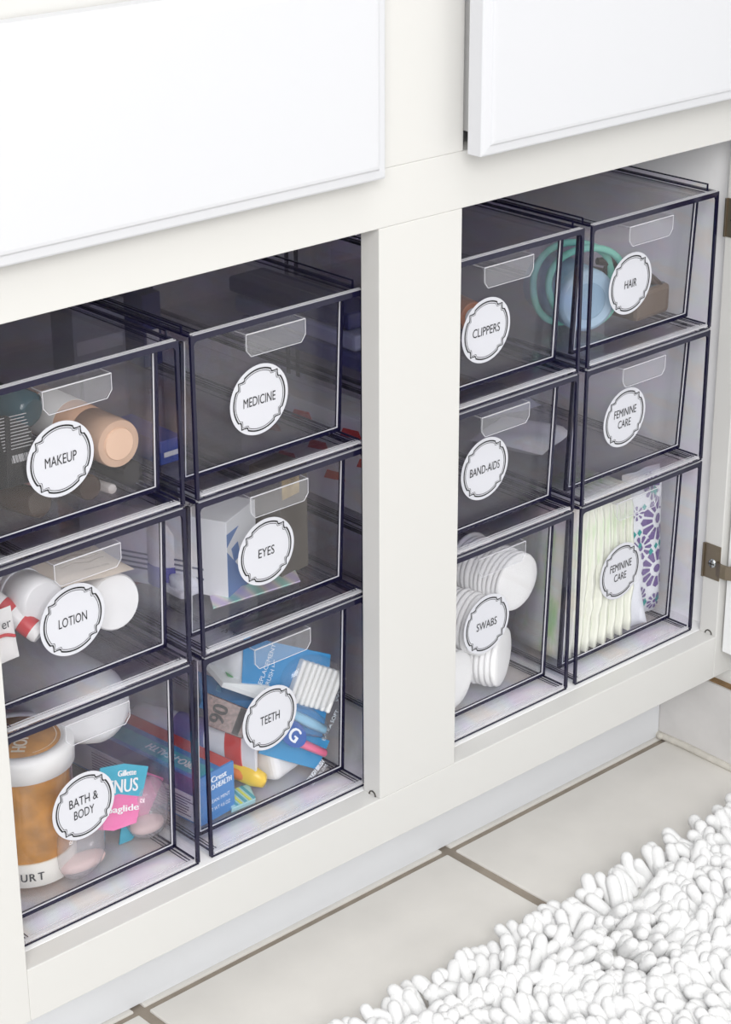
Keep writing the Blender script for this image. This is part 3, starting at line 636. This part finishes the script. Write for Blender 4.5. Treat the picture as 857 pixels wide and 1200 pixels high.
# blister of white brush heads
P4 = pts((283, 812, .080), (383, 826, .056), (388, 767, .058), (286, 745, .086))
t, M, w_, h_ = flat_item('brush_head_pack', 'blue blister pack of white ribbed brush heads, topmost in the TEETH bin', 'brush pack', P4, .0012, M_BLUE)
for k in range(8): MB().box((.006 + k * .0048, -.020, .001), (.0097 + k * .0048, .014, .0095 + .001 * math.sin(k)), 0, M @ Matrix.Rotation(math.radians(-8), 4, 'Z')).build('brush_head', pm((244, 244, 242), .5), t, bevel=.0015)
dome(.027, .022, .0095, M @ Matrix.Translation((.022, -.004, .004))).build('blister', FILM, t)
pr = MB(); Mv = M @ Matrix.Rotation(math.radians(82), 4, 'Z')
add_text(pr, 'REPLACEMENT', .036, .0036, Mv, 0, 0, .018, .0004); add_text(pr, 'BRUSH HEADS', .032, .0034, Mv, 0, 0, .012, .0004); add_text(pr, 'www', .022, .0028, Mv, 0, .0, -.050, .0004); pr.build('lettering', pm((226, 238, 246), .5), t)
P4 = pts((300, 848, .070), (378, 864, .0535), (386, 818, .0545), (310, 806, .072))
t, M, w_, h_ = flat_item('toothbrush_pack', 'blue toothbrush pack with pale blue brush under the brush heads', 'toothbrush pack', P4, .0012, M_BLUE)
turned_ = MB().lathe([(0, 0), (.005, .002, 1, .7), (.006, .02, 1, .7), (.0045, .06, 1, .7), (0, .064)], 16, along(M @ Vector((.030, -.008, .005)), M @ Vector((-.03, .004, .005)))).build('brush_handle', pm((150, 206, 236), .3), t)
dome(.030, .011, .010, M @ Matrix.Translation((.004, -.003, .004)) @ Matrix.Rotation(math.radians(-12), 4, 'Z')).build('blister', FILM, t)
pr = MB(); add_text(pr, 'EXTRA SOFT', .026, .0032, M @ Matrix.Rotation(math.radians(80), 4, 'Z'), 0, .002, -.036, .0004); pr.build('lettering', pm((226, 238, 246), .5), t)
P4 = pts((303, 883, .062), (372, 902, .0505), (387, 868, .0515), (320, 848, .064))
t, M, w_, h_ = flat_item('kids_toothbrush_pack', 'blue toothbrush pack with pink brush at the bottom of the TEETH bin', 'toothbrush pack', P4, .0012, pm((52, 150, 206), .4))
MB().lathe([(0, 0), (.0045, .002, 1, .7), (.005, .02, 1, .7), (.004, .05, 1, .7), (0, .054)], 16, along(M @ Vector((.026, .002, .006)), M @ Vector((-.026, .007, .006)))).build('brush_handle', pm((226, 116, 150), .3), t)
Mo = M @ Matrix.Translation((-.014, .010, .0115)) @ Matrix.Rotation(math.radians(-20), 4, 'Z')
MB().lathe([(.014, 0, 1, .66), (.014, .0005, 1, .66)], 28, Mo).build('badge', pm((44, 92, 170), .4), t)
pr = MB(); add_text(pr, 'G', .009, .011, Mo, 0, .001, 0, .0008, bold=.0005); pr.build('lettering', pm((240, 244, 250), .5), t)
pr = MB(); add_text(pr, 'TOUGH BRUSH', .020, .004, M @ Matrix.Rotation(math.radians(66), 4, 'Z'), 0, -.002, -.029, .0004, bold=.0002); add_text(pr, 'GENTLE ON GUMS', .020, .0032, M @ Matrix.Rotation(math.radians(66), 4, 'Z'), 0, -.002, -.034, .0004); pr.build('lettering', pm((240, 244, 250), .5), t)
# long packs running back
for nm, lb, q, m, th in (('toothbrush_sleeve', 'white and green toothbrush sleeve lying across the TEETH bin', ((262, 800, .085), (325, 822, .066), (318, 804, .070), (240, 775, .120)), pm((232, 236, 236), .4), .004),
        ('whitening_strip_pack', 'blue glossy strip pack under the white sleeve', ((236, 822, .105), (300, 846, .075), (318, 820, .078), (232, 786, .140)), pm((58, 132, 190), .25), .006)):
    P4 = pts(*q); t, M, w_, h_ = flat_item(nm, lb, 'packet', P4, th, m)
    MB().box((-w_ * .3, h_ * .05, .0002), (w_ * .25, h_ * .25, .0006), 0, M).build('print', pm((76, 160, 96), .4) if 'green' in lb else pm((110, 176, 214), .4), t)
P4 = pts((242, 850, .090), (284, 866, .068), (292, 832, .072), (242, 812, .098))
t, M, w_, h_ = flat_item('glitter_pack', 'dark brown glitter pack printed 90 in the TEETH bin', 'packet', P4, .008, mat('brown_glitter', rgb(122, 92, 88), .3, noise=.5, scale=400))
pr = MB(); add_text(pr, '90', .014, .012, M @ Matrix.Rotation(math.radians(90), 4, 'Z'), 0, 0, .006, .0004, bold=.0005); pr.build('lettering', pm((40, 34, 36), .5), t)
MB().box((w_ * .28, -h_ * .42, .0002), (w_ * .46, h_ * .42, .0006), 0, M).build('print', pm((44, 40, 44), .5), t)
A, B = at(298, 778, y=.085), at(205, 742, y=.19)
t, M = turned('mouth_gel_tube', 'white tube with black lettering at the top of the TEETH bin', 'tube', A, B, [('tube_body', pm((222, 226, 230), .35), [(.010, 0), (.0165, .003), (.0180, .012), (.0185, .08, 1, .8), (.0195, .13, 1, .1)])], n=32)
pr = MB(); up = Vector((-.35, -.45, .8)).normalized(); ax_ = (B - A).normalized(); side = ax_.cross(up).normalized()
for i, s in enumerate(('PLAN', 'REFRESH', 'HAND')): add_text(pr, s, .022, .0058, axes(A + ax_ * (.026 + .011 * i) + up * .0188, side, -ax_), 0, 0, 0, .0003, bold=.0003)
pr.build('lettering', INK, t)
P4 = [at(272, 948, z=F3 + .003), at(300, 936, z=F3 + .003), at(292, 918, z=F3 + .006), at(262, 928, z=F3 + .006)]
t, M, w_, h_ = flat_item('floss_pick_packet', 'teal and yellow printed floss pick packet on the TEETH drawer floor', 'packet', P4, .004, pm((170, 214, 222), .35))
for k in range(5): MB().box((-w_ * .45 + k * w_ * .18, -h_ * .4, .0002), (-w_ * .35 + k * w_ * .18, h_ * .4, .0006), 0, M).build('print', pm((214, 226, 110), .4) if k % 2 else pm((74, 168, 190), .4), t)

# --- CLIPPERS and HAIR
turned('orange_clip_cup', 'small amber brown cup behind the CLIPPERS label', 'cup', at(556, 372, y=.085), at(530, 360, y=.125), [('cup_wall', pm((150, 84, 44), .3), [(.0120, 0), (.0125, .002), (.0125, .035), (.006, .038)]), ('cup_core', pm((198, 200, 206), .4), [(.007, -.001), (.008, .0), (.008, .02)])])
A, B = at(690, 353, y=.066), at(640, 330, y=.136)
A.z = max(A.z, F1 + .0272); B.z = max(B.z, F1 + .0272)
t, M = turned('powder_tin', 'pale blue round tin lying on its side in the HAIR bin', 'tin', A, B, [
    ('tin_body', pm((160, 190, 214), .4), [(.0250, .004), (.0262, .006), (.0262, .066), (.023, .072), (0, .073)]), ('lid', pm((178, 206, 228), .35), [(.0230, 0), (.0258, .0015), (.0266, .004), (.0266, .010)]), ('lid_ring', pm((150, 182, 208), .4), [(.0150, -.0008), (.0155, -.0008), (.0155, 0)])], n=36)
for k, (lb, off, rad_, tiltk) in enumerate((('mint green elastic headband looped round the pale blue tin', (.008, .010, .002), .0330, .2), ('mint green elastic headband looped behind the pale blue tin', (.006, .026, .004), .0345, -.15))):
    c = A + Vector(off); q = []
    for i in range(40):
        a = 2 * math.pi * i / 40; rr = rad_ * (1 + .05 * math.sin(3 * a + k)); q.append(c + Vector((rr * math.cos(a), rr * math.cos(a) * -.35 + .012 * tiltk * math.sin(a), rr * math.sin(a))))
    zmin = min(p.z for p in q); q = [p + Vector((0, 0, max(0, F1 + .0036 - zmin))) for p in q]
    tag(MB().tube(q, .0030, 10, closed=True).build('elastic_headband', pm((136, 208, 190), .7)), lb, 'headband', 'mint headbands in the HAIR bin')
a, b = at(700, 306, y=.085), at(776, 336, y=.064)
t = thing('claw_clip', 'dark brown claw hair clip lying behind the HAIR label', 'hair clip', (a + b) / 2)
mid = (a + b) / 2 + Vector((0, 0, .006)); M_TORT = mat('tortoise', rgb(74, 60, 54), .3, noise=.3, scale=60)
MB().tube([a, a.lerp(mid, .5) + Vector((0, 0, .002)), mid, mid.lerp(b, .5) + Vector((0, 0, .001)), b], [.003, .0052, .006, .0052, .003], 10).build('jaw', M_TORT, t)
MB().tube([a + Vector((.004, .012, -.01)), mid + Vector((0, .014, -.012)), b + Vector((-.004, .012, -.012))], [.003, .006, .003], 10).build('jaw', M_TORT, t)
for i in range(6):
    p = a.lerp(b, .15 + i * .14); MB().tube([p, p + Vector((0, .006, -.014)), p + Vector((0, .004, -.024))], [.0022, .002, .0008], 7).build('tooth', M_TORT, t)
o_ = Vector((.3490, .0570, F1)); t, M = carton('trinket_box', 'brown faceted hair accessory box at the right of the HAIR drawer', 'box', o_, (.046, .036, .026), pm((112, 96, 84), .4), math.radians(3), bevel=.004)
MB().box((.004, .004, .0255), (.042, .032, .0265), 0, M).build('lid_plate', pm((96, 104, 112), .25), t)

for k in range(3):
    t, M = carton('clipper_case', ('dark blue flat case at the bottom of the CLIPPERS drawer', 'pale blue flat case between two dark blue ones in the CLIPPERS drawer', 'dark blue flat case on top of its pile in the CLIPPERS drawer')[k], 'case', (.0925 + .002 * k, .12 + .01 * k, F1 + .0005 + .0145 * k), (.04, .15, .014), pm(((48, 50, 120), (150, 156, 190), (40, 42, 104))[k], .3), 0, 'flat cases in the CLIPPERS drawer', bevel=.003)
    MB().box((.0385, .01, .006), (.0404, .14, .0075), 0, M).build('seam', pm((24, 24, 40), .4), t)
# --- BAND-AIDS
for x, y, w, d, h, c, lb in ((.094, .085, .034, .19, .080, (224, 224, 226), 'white bandage carton with red print at the left of the BAND-AIDS drawer'), (.132, .13, .045, .08, .05, (150, 152, 160), 'grey bandage tin behind the BAND-AIDS label')):
    t, M = carton('bandage_carton', lb, 'carton', (x, y, F2), (w, d, h), pm(c, .5))
    Mf = M @ Matrix(((1, 0, 0, w / 2), (0, 0, -1, 0), (0, 1, 0, h / 2), (0, 0, 0, 1))); pr = MB()
    for i in range(5): pr.box((-w * .4, h * .32 - i * .012, .0001), (w * .3, h * .32 - i * .012 + .003, .0004), 0, Mf)
    o = pr.build('print', pm((120, 122, 130), .6), t); o['kind'] = 'stuff'
    if 'red' in lb:
        Ms = M @ Matrix(((0, 0, -1, 0), (-1, 0, 0, d / 2), (0, 1, 0, h / 2), (0, 0, 0, 1))); pr = MB()
        for i in range(9):
            x_, y_, w_ = -.075 + .02 * i, .026 - .021 * (i % 3), .026; pr.prism([(x_ - w_ / 2, y_ - .005), (x_ + w_ / 2, y_ - .001), (x_ + w_ / 2 - .004, y_ + .005), (x_ - w_ / 2 + .004, y_ + .003)], .0005, 0, Ms)
        o = pr.build('red_print', pm((206, 60, 52), .4), t); o['kind'] = 'stuff'
# --- FEMININE CARE, low
for k, (x, y, r_, c, lb) in enumerate(((.300, .14, .3, (226, 226, 228), 'white wrapped pad lying in the low FEMININE CARE bin'), (.345, .22, -.2, (168, 172, 190), 'grey blue wrapped pad at the back of the low FEMININE CARE bin'))):
    pad('wrapped_pad', lb, 'pad', Matrix.Translation((x, y, F2 + .009)) @ Matrix.Rotation(r_, 4, 'Z'), .062, .07, .016, pm(c, .5), 'wrapped pads in the low FEMININE CARE bin')

# --- SWABS: stacks of cotton rounds, each round a thing
M_COT = mat('cotton', rgb(248, 248, 248), .95, bump=.5, bscale=700)
prof = [(.0238, 0), (.0255, .0006), (.0258, .0022), (.0252, .0036), (.0236, .0042), (.018, .0046), (.006, .0044), (0, .0044)]
COT = MB().lathe(prof, 28).mesh('cotton_round', M_COT)
def cotton_stack(A, B, n, label, grp, pitch=.0048, sx=1):
    A, B = Vector(A), Vector(B); M0 = along(A, B)
    for k in range(n):
        o = bpy.data.objects.new('cotton_round', COT); col.objects.link(o)
        o.matrix_world = M0 @ Matrix.Translation((random.uniform(-.0008, .0008), random.uniform(-.0008, .0008), k * pitch)) @ Matrix.Rotation(math.pi, 4, 'X') @ Matrix.Diagonal((sx, 1, 1, 1)); tag(o, label, 'cotton round', grp)
def face(px, py, y, d, **k):
    A = at(px, py, y=y); A.z = max(A.z, F3 + .029); return A, A + Vector(d)
def stack(x, y, z, d, *k): cotton_stack((x, y, z), Vector((x, y, z)) + Vector(d), *k)
stack(.1680, .0545, .2215, (-.30, 1, .06), 15, 'white cotton round in the long stack behind the SWABS label', 'cotton rounds in the middle stack')
stack(.2050, .0560, .2500, (-.05, 1, .04), 12, 'white cotton round in the stack at the right of the SWABS drawer', 'cotton rounds in the right hand stack')
stack(.1900, .0580, F3 + .0262, (-.45, .9, .0), 13, 'white cotton round in the stack on the SWABS drawer floor', 'cotton rounds in the floor stack')
stack(.1330, .0560, F3 + .0262, (-.2, 1, .0), 6, 'white cotton round in the short stack by the centre stile', 'cotton rounds in the short stack')
c = at(566, 660, y=.10); pad('cotton_bag', 'clear plastic cotton bag crumpled on top in the SWABS bin', 'bag', axes(c, (1, .3, -.1), (0, .5, 1)), .05, .05, .02, FILM, puff=.8)

# --- FEMININE CARE, tall: liners on edge, a printed pouch
M_LIN = mat('liner_fleece', rgb(244, 246, 232), .9, noise=.12, scale=60)
def liner_mat():
    m = bpy.data.materials.new('green_liner'); m.use_nodes = True; n = m.node_tree.nodes; L = m.node_tree.links; b = n['Principled BSDF']; b.inputs['Roughness'].default_value = .9
    tc = n.new('ShaderNodeTexCoord'); mp = n.new('ShaderNodeMapping'); mp.inputs['Scale'].default_value = (160, 60, 11); t = n.new('ShaderNodeTexNoise'); t.inputs['Scale'].default_value = 1; t.inputs['Detail'].default_value = 5
    L.new(tc.outputs['Object'], mp.inputs[0]); L.new(mp.outputs[0], t.inputs[0]); r = n.new('ShaderNodeValToRGB'); L.new(t.outputs[0], r.inputs[0]); L.new(r.outputs[0], b.inputs['Base Color'])
    e = r.color_ramp.elements; e[0].position = .52; e[0].color = (*rgb(245, 246, 234), 1); e[1].position = .70; e[1].color = (*rgb(196, 232, 172), 1); return m
M_LIN = liner_mat()
def liner_mesh(seed):
    rnd = random.Random(seed); N = 14; v, f = [], []; w, h, t_ = .060, .142, .0036
    for k in range(N + 1):
        s = k / N; z = s * h; bow = .004 * math.sin(s * math.pi); wob = rnd.uniform(-.0012, .0012)
        wd_ = w * (.86 + .14 * abs(2 * s - 1) ** .7); y0 = .0015 * rnd.random()
        tt = t_ * rnd.uniform(.92, 1.0)
        v += [(bow + wob, y0, z), (bow + wob + tt, y0, z), (bow + wob + tt, wd_, z), (bow + wob, wd_, z)]
    for k in range(N):
        a = k * 4
        for i in range(4): j = (i + 1) % 4; f.append((a + i, a + j, a + 4 + j, a + 4 + i))
    f += [(3, 2, 1, 0), (N * 4, N * 4 + 1, N * 4 + 2, N * 4 + 3)]
    return MB().add(v, f, 0, True).mesh('panty_liner', M_LIN)
LM = [liner_mesh(s) for s in range(5)]
NL = 24
for k in range(NL):
    o = bpy.data.objects.new('panty_liner', LM[k % 5]); col.objects.link(o)
    lean = -.02 + .09 * max(0, (k - 6) / (NL - 7)) ** 1.6
    o.location = ((.2585 + k * .00372), .0475 + .003 * math.sin(k * 2.1) + .0014 * random.random(), F3 + .0006 + random.uniform(0, .002) + .002 * (k > 20)); o.rotation_euler = (random.uniform(-.02, .02), -lean * .9, 0)
    tag(o, 'pale green fleece liner standing on edge in the tall FEMININE CARE bin', 'liner', 'liners standing in the tall FEMININE CARE bin')
Pb, Pt = at(756, 738, z=F3) + Vector((.006, .02, 0)), None
cx_, cy_ = .3745, .0640
Mx = axes((cx_, cy_, F3 + .073), (1, -.04, 0), (.03, .02, 1)); t = thing('printed_pouch', 'white pouch with purple and teal flower print in the tall FEMININE CARE bin', 'pouch', (cx_, cy_, F3))
pw_, ph_, pt_ = .046, .142, .026
pad('pouch_body', None, None, Mx, pw_, ph_, pt_, pm((236, 238, 244), .4), parent=t, N=14)
def zs(x, y):
    X, Y = 2 * x / pw_, 2 * y / ph_; return (pt_ / 2) * ((max(0, 1 - X ** 4)) * (max(0, 1 - Y ** 4))) ** .5 + pt_ * .05 * math.sin(5 * X + 3 * Y) + .0006
def printed(name, polys, m):
    mb = MB()
    for q in polys:
        if any(abs(x) > pw_ * .49 or abs(y) > ph_ * .49 for x, y in q): continue
        mb.add([(x, y, zs(x, y)) for x, y in q], [tuple(range(len(q)))], 0, False, Mx)
    o = mb.build(name, m, t); o['kind'] = 'stuff'
pet, teal = [], []
for (fx, fy, R_, n) in ((.010, -.022, .019, 12), (.010, .026, .021, 12), (-.010, .002, .012, 10), (-.011, -.046, .011, 10), (.012, -.056, .009, 10), (.004, .057, .012, 10), (-.015, .036, .007, 8)):
    for k in range(n):
        a = 2 * math.pi * k / n; wv = .16
        pet.append([(fx + R_ * rr * math.cos(a + da), fy + R_ * rr * math.sin(a + da)) for rr, da in ((.42, -wv), (.9, -wv * 1.2), (1.0, 0), (.9, wv * 1.2), (.42, wv))])
    pet.append([(fx + R_ * .22 * math.cos(i * .785), fy + R_ * .22 * math.sin(i * .785)) for i in range(8)])
rnd = random.Random(4)
for k in range(26):
    x, y, s_ = rnd.uniform(-.02, .02), rnd.uniform(-.066, .066), rnd.uniform(.0022, .0040)
    if all(math.hypot(x - a, y - b) > r for a, b, r, _ in ((.010, -.022, .02, 0), (.010, .026, .022, 0))): teal.append([(x - s_, y), (x, y - s_ * 1.3), (x + s_, y), (x, y + s_ * 1.3)])
printed('flower_print', pet, pm((112, 92, 146), .5)); printed('diamond_print', teal, pm((46, 156, 152), .5))
c = Vector((.356, .056, F3 + .022)); pad('pouch_tail', None, None, axes(c, (.8, -.5, .2), (-.2, .1, 1)), .026, .045, .010, pm((228, 230, 238), .4), parent=t)
pad('navy_packet', 'dark blue packet behind the flower printed pouch', 'packet', axes((.389, .098, F3 + .078), (.8, -.5, 0), (0, .05, 1)), .022, .03, .012, pm((44, 58, 110), .4))
pad('crimson_packet', 'crimson packet low behind the flower printed pouch', 'packet', axes((.387, .098, F3 + .030), (.8, -.5, 0), (0, .05, 1)), .022, .055, .012, pm((176, 46, 84), .4))
